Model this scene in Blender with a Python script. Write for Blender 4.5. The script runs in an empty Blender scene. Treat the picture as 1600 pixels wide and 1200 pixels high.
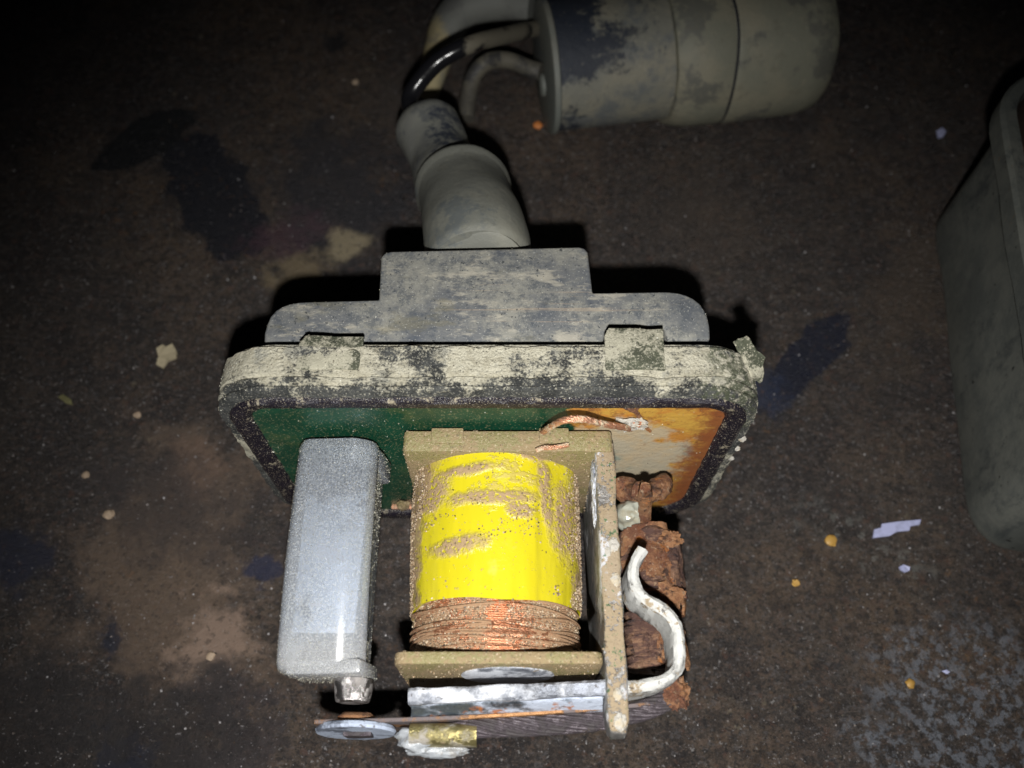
import bpy, bmesh, math, random
from mathutils import Vector, Matrix, noise, Quaternion
random.seed(7)
S = bpy.context.scene
C = S.collection
R = math.radians
# ------------------------------------------------------------------ camera, lamp, world (1 unit = 1 cm)
S.unit_settings.system = 'METRIC'
S.unit_settings.scale_length = 0.01
CAMH = 10.7
cam_d = bpy.data.cameras.new('camera')
cam = bpy.data.objects.new('camera', cam_d); C.objects.link(cam)
cam.location = (0, 0, CAMH)
cam.rotation_euler = (R(27), 0, 0)
cam_d.sensor_width = 36
cam_d.lens = 36 * 1385 / 1600
cam_d.clip_start = 0.05
cam_d.clip_end = 300
cam_d.dof.use_dof = True
cam_d.dof.focus_distance = 8.7
cam_d.dof.aperture_fstop = 0.30
S.camera = cam
w = bpy.data.worlds.new('World'); S.world = w
w.use_nodes = True
w.node_tree.nodes['Background'].inputs[0].default_value = (0.55, 0.65, 0.9, 1)
w.node_tree.nodes['Background'].inputs[1].default_value = 0.003
ld = bpy.data.lights.new('phone_flash', 'SPOT')
ld.energy = 7000; ld.shadow_soft_size = 0.13; ld.color = (1.0, 0.985, 0.95)
ld.spot_size = R(86); ld.spot_blend = 1.0
lamp = bpy.data.objects.new('phone_flash', ld); C.objects.link(lamp)
lamp.location = (0, -1.1, CAMH)
lamp.rotation_euler = (Vector((0, -1.1, CAMH)) - Vector((0.35, 2.3, 2.0))).to_track_quat('Z', 'Y').to_euler()
S.view_settings.view_transform = 'Standard'
S.view_settings.look = 'None'
S.view_settings.exposure = 0
S.view_settings.gamma = 1
S.cycles.max_bounces = 8

# ------------------------------------------------------------------ helpers
F, S27, C27 = 1385.0, math.sin(R(27)), math.cos(R(27))
def at(px, py, y=None, h=None, x=None):
    """point of the place seen at a spot of the photograph, at distance y, or h below the lens"""
    dy = S27 * F + C27 * (600 - py); dz = C27 * F - S27 * (600 - py); dx = px - 800
    if h is not None: t = h / dz
    elif y is not None: t = y / dy
    else: t = x / dx
    return Vector((dx * t, dy * t, CAMH - dz * t))

def tag(o, label, cat, group=None):
    o['label'] = label; o['category'] = cat
    if group: o['group'] = group
    return o
def empty(name, loc, label, cat, group=None):
    o = bpy.data.objects.new(name, None); C.objects.link(o); o.location = loc
    o.empty_display_size = .2
    return tag(o, label, cat, group)
def world_loc(o):
    v = Vector((0, 0, 0))
    while o is not None: v += o.location; o = o.parent
    return v
def obj(name, bm, mat, parent=None, label=None, stuff=False, loc=None, sharp=38):
    """link a bmesh built in world coordinates as one object"""
    bmesh.ops.recalc_face_normals(bm, faces=bm.faces)
    off = world_loc(parent) if parent else Vector((0, 0, 0))
    if loc is not None: off = Vector(loc)
    for v in bm.verts: v.co -= off
    a = R(sharp)
    for f in bm.faces: f.smooth = True
    for e in bm.edges:
        if len(e.link_faces) == 2 and e.calc_face_angle(0) > a: e.smooth = False
    me = bpy.data.meshes.new(name); bm.to_mesh(me); bm.free()
    me.materials.append(mat)
    o = bpy.data.objects.new(name, me); C.objects.link(o)
    if parent: o.parent = parent
    elif loc is not None: o.location = off
    if label: o['label'] = label
    if stuff: o['kind'] = 'stuff'
    return o

def prism(bm, pts, d, bevel=0, seg=2):
    """closed polygon pts (3D) extruded by vector d, rims bevelled"""
    vs = [bm.verts.new(p) for p in pts]
    f = bm.faces.new(vs)
    r = bmesh.ops.extrude_face_region(bm, geom=[f])
    nv = [g for g in r['geom'] if isinstance(g, bmesh.types.BMVert)]
    bmesh.ops.translate(bm, verts=nv, vec=d)
    if bevel:
        allv = set(vs) | set(nv)
        es = [e for e in bm.edges if e.verts[0] in allv and e.verts[1] in allv and len(e.link_faces) == 2
              and e.calc_face_angle(0) > R(30)]
        bmesh.ops.bevel(bm, geom=es, offset=bevel, segments=seg, profile=.5, affect='EDGES', clamp_overlap=True)
def box(bm, x0, x1, y0, y1, z0, z1, bevel=0, seg=2):
    prism(bm, [(x0, y0, z0), (x1, y0, z0), (x1, y1, z0), (x0, y1, z0)], Vector((0, 0, z1 - z0)), bevel, seg)
def spline(pts, n):
    P = [Vector(p) for p in pts]; P = [2*P[0]-P[1]] + P + [2*P[-1]-P[-2]]
    out = []
    for i in range(1, len(P) - 2):
        for k in range(n):
            t = k / n; a, b, c, d = P[i-1:i+3]
            out.append(.5*((2*b)+(c-a)*t+(2*a-5*b+4*c-d)*t*t+(3*b-a-3*c+d)*t**3))
    out.append(P[-2].copy())
    return out
def frames(pts):
    T = [(pts[min(i+1, len(pts)-1)] - pts[max(i-1, 0)]).normalized() for i in range(len(pts))]
    n = T[0].orthogonal().normalized(); out = []
    for t in T:
        n = (n - t * n.dot(t)).normalized(); out.append((t, n, t.cross(n)))
    return out
def tube(bm, pts, rad, seg=16, caps=True, squash=1, jitter=0):
    fr = frames(pts); rings = []
    for i, p in enumerate(pts):
        r = rad[i] if isinstance(rad, (list, tuple)) else (rad(i/(len(pts)-1)) if callable(rad) else rad)
        t, n, b = fr[i]
        rings.append([bm.verts.new(p + (n*math.cos(2*math.pi*k/seg) + b*math.sin(2*math.pi*k/seg)*squash)*r*(1+random.uniform(-jitter, jitter))) for k in range(seg)])
    for a, b2 in zip(rings, rings[1:]):
        for k in range(seg): bm.faces.new((a[k], a[(k+1) % seg], b2[(k+1) % seg], b2[k]))
    if caps: bm.faces.new(rings[0][::-1]); bm.faces.new(rings[-1])
def lathe(bm, o, axis, prof, seg=48, caps=True, up=None):
    """prof: list of (distance along axis, radius)"""
    axis = Vector(axis).normalized(); n = (up or axis.orthogonal()).normalized(); b = axis.cross(n); rings = []
    for d, r in prof:
        rings.append([bm.verts.new(Vector(o) + axis*d + (n*math.cos(2*math.pi*k/seg)+b*math.sin(2*math.pi*k/seg))*r) for k in range(seg)])
    for a, b2 in zip(rings, rings[1:]):
        for k in range(seg): bm.faces.new((a[k], a[(k+1) % seg], b2[(k+1) % seg], b2[k]))
    if caps: bm.faces.new(rings[0][::-1]); bm.faces.new(rings[-1])
def rrect(x0, x1, z0, z1, r, n=10, m=10, rb=None):
    out = []; rb = rb or r
    for cx, cz, a0, r in ((x1-r, z1-r, 0, r), (x0+r, z1-r, 90, r), (x0+rb, z0+rb, 180, rb), (x1-rb, z0+rb, 270, rb)):
        for k in range(n+1):
            a = R(a0 + 90*k/n); out.append((cx + r*math.cos(a), cz + r*math.sin(a)))
    res = []
    for i, p in enumerate(out):
        q = out[(i+1) % len(out)]; res.append(p)
        L = math.dist(p, q)
        if L > .4:
            for k in range(1, m): res.append((p[0]+(q[0]-p[0])*k/m, p[1]+(q[1]-p[1])*k/m))
    return res
RB = .85
def ring_sweep(bm, x0, x1, z0, z1, r, prof, n=12, m=40, closed=True, wob=0):
    loops = []
    for ins, y in prof:
        pts = rrect(x0+ins, x1-ins, z0+ins, z1-ins, max(r-ins, .05), n, m, max(RB-ins, .05))
        loops.append([bm.verts.new((p[0], y, p[1])) for p in pts])
    N = len(loops[0])
    prs = list(zip(loops, loops[1:])) + ([(loops[-1], loops[0])] if closed else [])
    for a, b in prs:
        for k in range(N): bm.faces.new((a[k], a[(k+1) % N], b[(k+1) % N], b[k]))
    if wob: rough(bm, wob, 3)
def rough(bm, amp, scale, off=0, vec=None):
    bm.normal_update()
    for v in bm.verts:
        p = v.co * scale + Vector((off, 0, 0))
        n = noise.noise(p) + .5*noise.noise(p*2.3)
        v.co += (v.normal * n * amp) if vec is None else Vector(vec)*n*amp
def sub(bm, cuts=1):
    bmesh.ops.subdivide_edges(bm, edges=bm.edges[:], cuts=cuts, use_grid_fill=True)
def lump(bm, c, r, amp=.25, scale=3, sub_=3, off=0):
    t = bmesh.new(); bmesh.ops.create_icosphere(t, subdivisions=sub_, radius=1)
    c = Vector(c)
    for v in t.verts:
        d = v.co.normalized(); n = noise.noise(d*scale*.6+Vector((off, off, 0))) + .6*noise.noise(d*scale*1.7+Vector((0, off, 0)))
        v.co = c + Vector((d.x*r[0], d.y*r[1], d.z*r[2]))*(1+amp*n)
    me = bpy.data.meshes.new('t'); t.to_mesh(me); t.free(); bm.from_mesh(me); bpy.data.meshes.remove(me)
def lumps(name, specs, mat, parent):
    for sp_ in specs:
        bm = bmesh.new(); lump(bm, *sp_); obj(name, bm, mat, parent)
def strip(bm, pts, th, z0, z1, bevel=.02):
    """upright bent strip: path in plan, thickness th, from z0 to z1"""
    fr = []
    for i in range(len(pts)):
        t = (pts[min(i+1, len(pts)-1)] - pts[max(i-1, 0)]); t.z = 0; t.normalize(); fr.append(Vector((-t.y, t.x, 0)))
    b = bevel; prof = [(-th/2, z0+b), (-th/2+b, z0), (th/2-b, z0), (th/2, z0+b), (th/2, z1-b), (th/2-b, z1), (-th/2+b, z1), (-th/2, z1-b)]
    rings = [[bm.verts.new((p.x+n.x*s, p.y+n.y*s, z)) for s, z in prof] for p, n in zip(pts, fr)]
    for a, c in zip(rings, rings[1:]):
        for k in range(8): bm.faces.new((a[k], a[(k+1) % 8], c[(k+1) % 8], c[k]))
    bm.faces.new(rings[0][::-1]); bm.faces.new(rings[-1])

# ------------------------------------------------------------------ materials
def col(c): return (c[0], c[1], c[2], 1)
class M:
    def __init__(s, name):
        s.m = bpy.data.materials.new(name); s.m.use_nodes = True; s.t = s.m.node_tree; s.n = s.t.nodes
        s.b = s.n['Principled BSDF']; s.tc = s.n.new('ShaderNodeTexCoord').outputs['Object']; s.c = None; s.seed = random.uniform(0, 50); s.h = None
    def L(s, a, b): s.t.links.new(a, b)
    def mapped(s, loc=(0, 0, 0), rot=(0, 0, 0), scale=(1, 1, 1), typ='POINT'):
        m = s.n.new('ShaderNodeMapping'); m.vector_type = typ
        m.inputs['Location'].default_value = loc; m.inputs['Rotation'].default_value = rot; m.inputs['Scale'].default_value = scale
        s.L(s.tc, m.inputs['Vector']); return m.outputs[0]
    def noise(s, scale, detail=4, rough=.6, stretch=(1, 1, 1), dist=0, rot=(0, 0, 0)):
        s.seed += 3.17
        n = s.n.new('ShaderNodeTexNoise'); n.inputs['Scale'].default_value = scale; n.inputs['Detail'].default_value = detail
        n.inputs['Roughness'].default_value = rough; n.inputs['Distortion'].default_value = dist
        s.L(s.mapped((s.seed, s.seed*.7, s.seed*.3), rot, stretch), n.inputs['Vector']); return n.outputs['Fac']
    def vor(s, scale, stretch=(1, 1, 1), rnd=1):
        n = s.n.new('ShaderNodeTexVoronoi'); n.inputs['Scale'].default_value = scale; n.inputs['Randomness'].default_value = rnd
        s.L(s.mapped((s.seed, 0, 0), (0, 0, 0), stretch), n.inputs['Vector']); return n.outputs['Distance']
    def step(s, v, lo, hi, a=0, b=1):
        r = s.n.new('ShaderNodeMapRange'); r.interpolation_type = 'SMOOTHSTEP'
        r.inputs[1].default_value = lo; r.inputs[2].default_value = hi; r.inputs[3].default_value = a; r.inputs[4].default_value = b
        s.L(v, r.inputs[0]); return r.outputs[0]
    def op(s, o, a, b=None):
        m = s.n.new('ShaderNodeMath'); m.operation = o
        for i, v in enumerate((a, b)):
            if v is None: continue
            if isinstance(v, (int, float)): m.inputs[i].default_value = v
            else: s.L(v, m.inputs[i])
        return m.outputs[0]
    def sub_(s, a, b): return s.op('SUBTRACT', a, b)
    def mul(s, *a):
        r = a[0]
        for x in a[1:]: r = s.op('MULTIPLY', r, x)
        return r
    def add(s, a, b): return s.op('ADD', a, b)
    def axis(s, i):
        x = s.n.new('ShaderNodeSeparateXYZ'); s.L(s.tc, x.inputs[0]); return x.outputs[i]
    def facing(s, i=2):
        g = s.n.new('ShaderNodeNewGeometry'); x = s.n.new('ShaderNodeSeparateXYZ'); s.L(g.outputs['Normal'], x.inputs[0]); return x.outputs[i]
    def blob(s, c, r, rot=0, soft=.3, amp=.5, nscale=2, rotv=None):
        """1 inside a wobbly ellipsoid"""
        v = s.mapped(c, rotv or (0, 0, rot), r, 'TEXTURE')
        l = s.n.new('ShaderNodeVectorMath'); l.operation = 'LENGTH'; s.L(v, l.inputs[0])
        n = s.noise(nscale, 5, .65)
        d = s.add(l.outputs['Value'], s.mul(s.op('SUBTRACT', n, .5), amp*5))
        return s.step(d, 1-soft, 1+soft, 1, 0)
    def base(s, c): s.c = s._v(c)
    def _v(s, c):
        if isinstance(c, tuple):
            n = s.n.new('ShaderNodeRGB'); n.outputs[0].default_value = col(c); return n.outputs[0]
        return c
    def mix(s, f, a, b):
        m = s.n.new('ShaderNodeMix'); m.data_type = 'RGBA'
        if isinstance(f, (int, float)): m.inputs[0].default_value = f
        else: s.L(f, m.inputs[0])
        s.L(s._v(a), m.inputs[6]); s.L(s._v(b), m.inputs[7]); return m.outputs[2]
    def over(s, c, f, k=1.0):
        if k != 1.0: f = s.mul(f, k)
        s.c = s.mix(f, s.c, c); return f
    def fin(s, rough=.7, metal=0, bump=None, bstr=.3, bdist=.02, spec=.5):
        s.L(s.c, s.b.inputs['Base Color'])
        for k, v in (('Roughness', rough), ('Metallic', metal), ('Specular IOR Level', spec)):
            if isinstance(v, (int, float)): s.b.inputs[k].default_value = v
            else: s.L(v, s.b.inputs[k])
        if bump is not None:
            b = s.n.new('ShaderNodeBump'); b.inputs['Strength'].default_value = bstr; b.inputs['Distance'].default_value = bdist
            s.L(bump, b.inputs['Height']); s.L(b.outputs[0], s.b.inputs['Normal'])
        return s.m

DUST = (.40, .36, .27); SAND = (.42, .30, .18)
def dusty(name, base, dust=DUST, lo=.42, hi=.58, scale=2.2, spl=.60, rough=.75, metal=0, dark=None, grain=22, bstr=.5, top=0):
    m = M(name); m.base(base)
    m.over(tuple(c*1.5 for c in base), m.step(m.noise(5), .4, .65), .6)
    n = m.add(m.noise(scale, 7, .62), m.mul(m.op('SUBTRACT', m.noise(grain, 3, .6), .5), .35))
    if top: n = m.add(n, m.mul(m.facing(2), top))
    f = m.over(dust, m.step(n, lo, hi), .92)
    m.over(tuple(c*.72 for c in dust), m.mul(f, m.step(m.noise(grain*.6, 4), .5, .62)), .6)
    s = m.over(tuple(min(1, c*1.35) for c in dust), m.step(m.noise(grain*1.6, 2, .5), spl, spl+.06), .7)
    if dark is not None:
        m.over(dark, m.step(m.noise(grain*1.3, 2, .5), .64, .70), .9)
    r = m.add(m.mul(f, .3), rough-.2) if metal or rough < .7 else rough
    mt = m.mul(m.op('SUBTRACT', 1, f), metal) if metal else 0
    return m.fin(r, mt, m.add(m.mul(n, 1.5), m.noise(grain*1.5, 4, .7)), bstr, .03)

# ---- floor
def floor_mat():
    m = M('grimy_concrete'); m.base((.052, .041, .034))
    m.over((.022, .017, .017), m.step(m.noise(.35, 7, .66), .44, .58), .85)
    m.over((.105, .072, .047), m.step(m.noise(.5, 8, .68), .47, .62), .8)
    m.over((.115, .078, .052), m.step(m.noise(1.1, 9, .74), .52, .70), .6)
    m.over((.10, .085, .075), m.step(m.noise(5, 8, .8), .52, .66), .5)
    m.over((.020, .018, .020), m.step(m.noise(1.9, 9, .76), .50, .66), .75)
    m.over((.012, .011, .012), m.step(m.noise(6, 7, .8), .54, .66), .6)
    def px(p, *a, **k): return at(p[0], p[1], h=CAMH)
    def stain(p, q, wid, c, k=1, soft=.3, amp=.5, ns=2.5):
        A, B = px(p), px(q); d = B - A; c3 = (A+B)/2
        f = m.blob((c3.x, c3.y, 0), (max(d.length/2, wid), wid, 5), math.atan2(d.y, d.x), soft, amp, ns)
        return m.over(c, f, k)
    # fine grit
    g = m.noise(16, 5, .75)
    m.over((.012, .010, .010), m.step(g, .56, .66), .8)
    m.over((.17, .13, .10), m.step(m.noise(13, 5, .75), .60, .70), .65)
    m.over((.22, .20, .19), m.step(m.noise(26, 3, .7), .66, .72), .8)
    m.over((.010, .008, .008), m.step(m.noise(30, 4, .8), .52, .60), .75)
    m.over((.13, .10, .085), m.step(m.noise(34, 4, .8), .54, .62), .6)
    sp = m.over((.36, .36, .40), m.mul(m.step(m.vor(14), .10, .05), m.step(m.noise(3, 2), .52, .60)), .7)
    m.c = m.mix(.12, m.c, (.004, .004, .004))
    m.over((.013, .010, .010), m.step(m.noise(7, 3, .6), .50, .58), .55)
    m.over((.105, .072, .055), m.step(m.noise(9, 3, .65, (1, 1.7, 1), rot=(0, 0, .6)), .53, .64), .45)
    m.over((.095, .092, .098), m.step(m.noise(12, 3, .65, (1, 1.6, 1), rot=(0, 0, .6)), .56, .66), .42)
    m.over((.010, .009, .010), m.step(m.noise(14, 3, .65), .55, .62), .7)
    m.over((.09, .045, .03), m.step(m.noise(6, 5, .7), .58, .66), .5)
    m.over((.26, .25, .25), m.step(m.noise(19, 2, .6), .66, .71), .6)
    m.over((.20, .17, .12), m.mul(m.step(m.noise(5, 4, .7), .64, .70), m.step(m.noise(.8, 3), .45, .6)), .5)
    stain((330, 1040), (230, 740), 1.0, (.15, .105, .075), .62, .5, .9, 1.3)
    stain((370, 1040), (300, 960), .40, (.27, .19, .145), .75, .5, .9, 2)
    stain((260, 720), (340, 745), .35, (.17, .11, .08), .55, .5, .8, 2)
    stain((130, 720), (420, 860), .5, (.035, .028, .028), .7, .6, .9, 1.5)
    stain((290, 210), (380, 400), .62, (.003, .004, .010), .97, .08, .26, 1.9)
    stain((150, 262), (300, 175), .42, (.002, .003, .005), .97, .05, .20, 2)
    stain((460, 300), (600, 290), 1.0, (.020, .020, .026), .8, .5, .8, 1.2)
    stain((520, 75), (530, 60), .22, (.010, .010, .012), .9, .3, .5, 3)
    stain((530, 400), (555, 365), .30, (.30, .25, .16), .85, .4, .5, 3)
    stain((430, 440), (500, 415), .35, (.22, .17, .10), .7, .6, .8, 3)
    stain((390, 385), (500, 355), .3, (.085, .04, .055), .5, .7, .9, 3)
    stain((1205, 625), (1325, 485), .30, (.003, .005, .018), .98, .10, .24, 3.5)
    stain((1170, 630), (1215, 600), .33, (.012, .02, .05), .75, .4, .6, 4)
    stain((385, 880), (440, 900), .18, (.012, .018, .05), .8, .4, .7, 5)
    stain((170, 970), (178, 1020), .14, (.010, .014, .03), .8, .3, .6, 5)
    stain((150, 1195), (240, 1195), .32, (.010, .015, .035), .85, .3, .7, 5)
    stain((0, 870), (40, 870), .4, (.012, .014, .03), .9, .3, .5, 3)
    stain((300, 1130), (420, 1190), .6, (.035, .028, .03), .8, .5, .9, 2)
    stain((620, 130), (640, 180), .5, (.06, .05, .045), .7, .5, .6, 2)
    f = m.blob(tuple(px((1530, 1130)))[:2]+(0,), (1.3, .95, 5), 0, .4, .5, 1.2)
    m.over((.19, .21, .25), m.mul(f, m.step(m.noise(7, 8, .74), .48, .56)), .62)
    m.over((.14, .14, .13), m.mul(m.blob(tuple(px((1350, 850)))[:2]+(0,), (.9, .25, 5), -.6, .5, .6, 2), m.step(m.noise(7, 6, .7), .5, .58)), .6)
    m.over((.16, .08, .03), m.mul(m.step(m.noise(.5, 3), .5, .66), m.step(m.noise(9, 4, .7), .58, .66)), .5)
    stain((235, 1090), (330, 1190), .7, (.02, .017, .018), .7, .3, .6, 2)
    stain((90, 1120), (30, 1180), .8, (.022, .019, .02), .7, .4, .7, 2)
    stain((1050, 360), (1150, 330), .7, (.06, .045, .035), .5, .6, .9, 2)
    stain((1390, 560), (1450, 380), .45, (.085, .06, .04), .45, .6, .9, 2)
    m.over((.045, .040, .042), m.step(m.noise(11, 4, .7), .60, .68), .3)
    m.over((.010, .009, .010), m.step(m.noise(13, 4, .7), .55, .64), .5)
    m.over((.30, .29, .30), m.step(m.noise(21, 2, .6), .675, .72), .5)
    # scratches
    for rz, k in ((.5, 1), (2.5, 1)):
        m.over((.16, .13, .11), m.step(m.noise(4, 5, .6, (1, 14, 1), rot=(0, 0, rz)), .66, .72), .5)
    return m.fin(m.step(m.noise(3, 4), .3, .7, .62, .40), 0, m.add(g, m.noise(38, 5, .8)), .9, .03, .6)

MF = floor_mat()
rim_m = M('dusty_black_plastic'); m = rim_m; m.base((.022, .024, .024))
z = m.axis(1)
n = m.add(m.mul(m.add(m.noise(1.3, 9, .72), -.5), 1.7), .5)
n = m.add(n, m.mul(m.op('SUBTRACT', m.noise(45, 3, .6), .5), .45))
# outer face thickly caked, the front ridges only speckled, dust caught along them
n = m.add(n, m.step(z, .04, .26, -.075, .11))
n = m.add(n, m.mul(m.op('SINE', m.mul(z, 95)), .018))
m.over((.075, .078, .075), m.step(m.noise(3, 6, .7), .42, .6), .8)
f = m.over((.47, .445, .35), m.step(n, .44, .58), .95)
m.over((.30, .275, .20), m.mul(f, m.step(m.noise(9, 7, .7), .46, .60)), .6)
m.over((.16, .165, .155), m.mul(f, m.step(m.noise(3, 9, .78), .53, .62)), .65)
m.over((.055, .065, .035), m.mul(m.blob((2.25, .2, 3.2), (.28, .5, .7), 0, .4, .6, 3), m.step(m.noise(14, 3), .42, .55)), .9)
m.over((.50, .48, .40), m.step(m.noise(60, 2, .5), .60, .68), .6)
m.over((.02, .02, .02), m.step(m.noise(32, 3, .6), .62, .68), .8)
RIM = m.fin(.85, 0, m.add(m.mul(n, 2), m.noise(34, 4, .7)), .7, .04)
SEAL = dusty('dusty_black_seal', (.012, .010, .016), (.33, .29, .21), .60, .68, 5, .62, .45, bstr=.5, grain=48)

m = M('circuit_board_face'); m.base((.005, .042, .022))     # local origin: relay root (-.2,3.5,0)
m.over((.007, .058, .030), m.step(m.noise(2.5, 5), .45, .6), .8)
m.over((.06, .085, .03), m.step(m.noise(1.6, 6, .7), .56, .68), .5)
m.over((.22, .20, .11), m.step(m.noise(50, 3, .6), .58, .66), .7)
m.over((.35, .22, .12), m.step(m.noise(9, 6, .75), .68, .72), .8)
x = m.axis(0); zz = m.axis(2)
xr = m.add(m.add(x, m.mul(m.op('SUBTRACT', m.noise(2.2, 6, .7), .5), .5)), m.mul(m.op('SUBTRACT', zz, 3.1), .35))
mask = m.step(xr, .72, .78)
m.over((.46, .20, .035), mask)
inner = m.blob((1.20, 0, 1.85), (.86, 2, 1.02), 0, .16, .30, 3.4)
pale = m.mix(m.step(m.noise(3, 6, .65), .42, .6), (.42, .37, .27), (.46, .37, .24))
pale = m.mix(m.step(m.noise(1.7, 4), .52, .66), pale, (.24, .28, .23))
m.c = m.mix(m.step(m.noise(3.0, 6, .7), .42, .56), m.c, m.mix(mask, m.c, (.50, .29, .05)))
m.over(pale, m.mul(inner, mask))
edge = m.op('SUBTRACT', 1, m.blob((1.10, 0, 2.05), (.98, 2, 1.45), 0, .12, .25, 2.2))
m.over((.20, .055, .018), m.mul(mask, m.step(m.add(x, m.mul(m.noise(5, 7, .8), .9)), 2.32, 2.62)), .9)
m.over((.17, .06, .02), m.mul(mask, m.step(m.noise(4.5, 8, .8), .50, .60), m.op('SUBTRACT', 1, inner)), .75)
m.over((.18, .06, .02), m.mul(mask, m.step(m.noise(10, 6, .75), .60, .68)), .6)
PCB = m.fin(m.step(mask, 0, 1, .35, .6), 0, m.add(m.mul(m.noise(5, 8, .7), .5), m.mul(mask, m.noise(14, 5, .7))), .4, .03)

HOUS = M('dusty_rubber_housing'); m = HOUS; m.base((.115, .12, .125))
m.over((.235, .23, .20), m.step(m.noise(1.5, 9, .76), .42, .60), .85)
m.over((.055, .065, .085), m.step(m.noise(2.0, 8, .7), .53, .68), .75)
m.over((.05, .06, .075), m.mul(m.step(m.noise(9, 8, .8), .46, .60), m.step(m.noise(1.3, 4), .36, .52)), .7)
m.over((.40, .37, .30), m.step(m.noise(3.4, 7, .7, (.6, 1.6, 1)), .54, .66), .6)
m.over((.14, .13, .09), m.step(m.noise(2.2, 5, .6, (.6, 1.4, 1)), .58, .7), .6)
m.over((.40, .30, .20), m.mul(m.step(m.noise(2.2, 2, .5, (.35, 22, 1), rot=(0, 0, -.07)), .62, .66), m.blob((.4, 1.1, 0), (1.0, .25, 9), 0, .3, .3, 2)), .35)
m.over((.03, .035, .04), m.step(m.noise(20, 3, .55), .64, .68), .85)
m.over((.40, .40, .37), m.step(m.noise(40, 3, .6), .60, .68), .5)
HOUS = m.fin(.8, 0, m.add(m.noise(20, 6, .7), m.noise(3, 4)), .35, .03)

def soft_rubber(name, a, b, c, seed=0, patch=None):
    m = M(name); m.seed += seed; m.base(a)
    m.over(b, m.step(m.noise(.9, 6, .62), .42, .60), .9)
    m.over(c, m.step(m.noise(1.2, 7, .66), .53, .60), .93)
    m.over(tuple(k*.55 for k in b), m.step(m.noise(4, 8, .78), .54, .68), .6)
    m.over(b, m.step(m.noise(9, 6, .7), .56, .64), .5)
    if patch: m.over((.022, .028, .045), m.mul(m.blob(patch[0], patch[1], 0, .3, .45, 2.5), m.step(m.noise(6, 6, .7), .62, .42)), .92)
    return m.fin(.6, 0, m.noise(12, 6, .7), .3, .03)
BOOT = soft_rubber('dusty_grey_rubber', (.14, .143, .125), (.185, .182, .15), (.095, .105, .105))
BOOT2 = soft_rubber('worn_grey_rubber', (.15, .152, .14), (.18, .182, .155), (.10, .105, .105), 9, ((-.62, 4.25, 2.2), (.26, .55, 1.2)))
CAN = M('dusty_black_canister'); m = CAN; m.base((.17, .168, .14))
m.over((.22, .205, .155), m.step(m.noise(1.1, 5), .42, .6), .8)
m.over((.10, .11, .115), m.step(m.noise(1.6, 8, .72), .46, .60), .8)
m.over((.035, .045, .06), m.step(m.noise(2.4, 9, .78, (1.6, .8, .8)), .56, .66), .8)
hole = m.step(m.add(m.add(m.noise(1.3, 9, .74), m.step(m.axis(0), .1, 1.9, .12, -.10)), m.step(m.axis(2), .9, 1.9, -.06, .06)), .52, .62)
m.over((.012, .017, .030), hole, .96)
m.over((.35, .32, .25), m.step(m.noise(9, 6, .7), .6, .68), .4)
CAN = m.fin(.62, 0, m.noise(9, 7, .7), .4, .05)
CANR = soft_rubber('dusty_canister_sleeve', (.17, .17, .13), (.22, .205, .15), (.105, .105, .09), 4)
CAP = soft_rubber('canister_cap', (.14, .15, .135), (.17, .17, .145), (.12, .13, .13), 14)
m = M('glossy_black_cable'); m.base((.010, .010, .012))
f = m.over((.16, .145, .11), m.step(m.add(m.noise(1.6, 6, .6), m.step(m.axis(0), -.6, .8, -.14, .14)), .48, .6), .9)
CAB = m.fin(m.add(m.mul(f, .4), .20), 0, m.noise(14, 4), .15, .02)
GCAB = soft_rubber('dusty_grey_cable', (.07, .065, .055), (.12, .11, .085), (.03, .03, .032), 3)
SLV = M('stained_sleeve'); m = SLV; m.base((.17, .175, .16))
m.over((.36, .30, .16), m.blob((-1.05, .15, .3), (.35, .75, 2), 0, .4, .4, 2), .9)
m.over((.10, .10, .10), m.step(m.noise(2, 5), .5, .65), .6)
SLV = m.fin(.7, 0, m.noise(9, 5), .3, .03)

m = M('yellow_tape'); m.base((.53, .455, .014))       # local to relay root
def sandmask(m, extra=0):
    g = m.noise(26, 3, .6)
    big = m.add(m.noise(1.7, 6, .66, (.75, 1.5, 1)), m.mul(m.op('SUBTRACT', g, .5), .35))
    return g, big
g, big = sandmask(m)
f1 = m.step(big, .56, .60)
y_back = m.step(m.axis(1), -.95, -.45)
pm = m.mul(f1, m.add(m.mul(y_back, .42), .02))
for c, r, rz in (((-.33, -1.11, 3), (.24, .085, 9), .12), ((.02, -.66, 3), (.46, .07, 9), .03), ((-.25, -.38, 3), (.30, .06, 9), .1), ((.53, -.58, 3), (.06, .36, 9), .1), ((.40, -.20, 3), (.2, .07, 9), 0), ((-.66, -.52, 3), (.22, .20, 9), 0), ((.72, -.80, 3), (.13, .34, 9), 0), ((.28, -.78, 3), (.12, .08, 9), 0)):
    pm = m.op('MAXIMUM', pm, m.mul(m.blob(c, r, rz, .45, .42, 4), m.step(g, .34, .50)))
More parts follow.
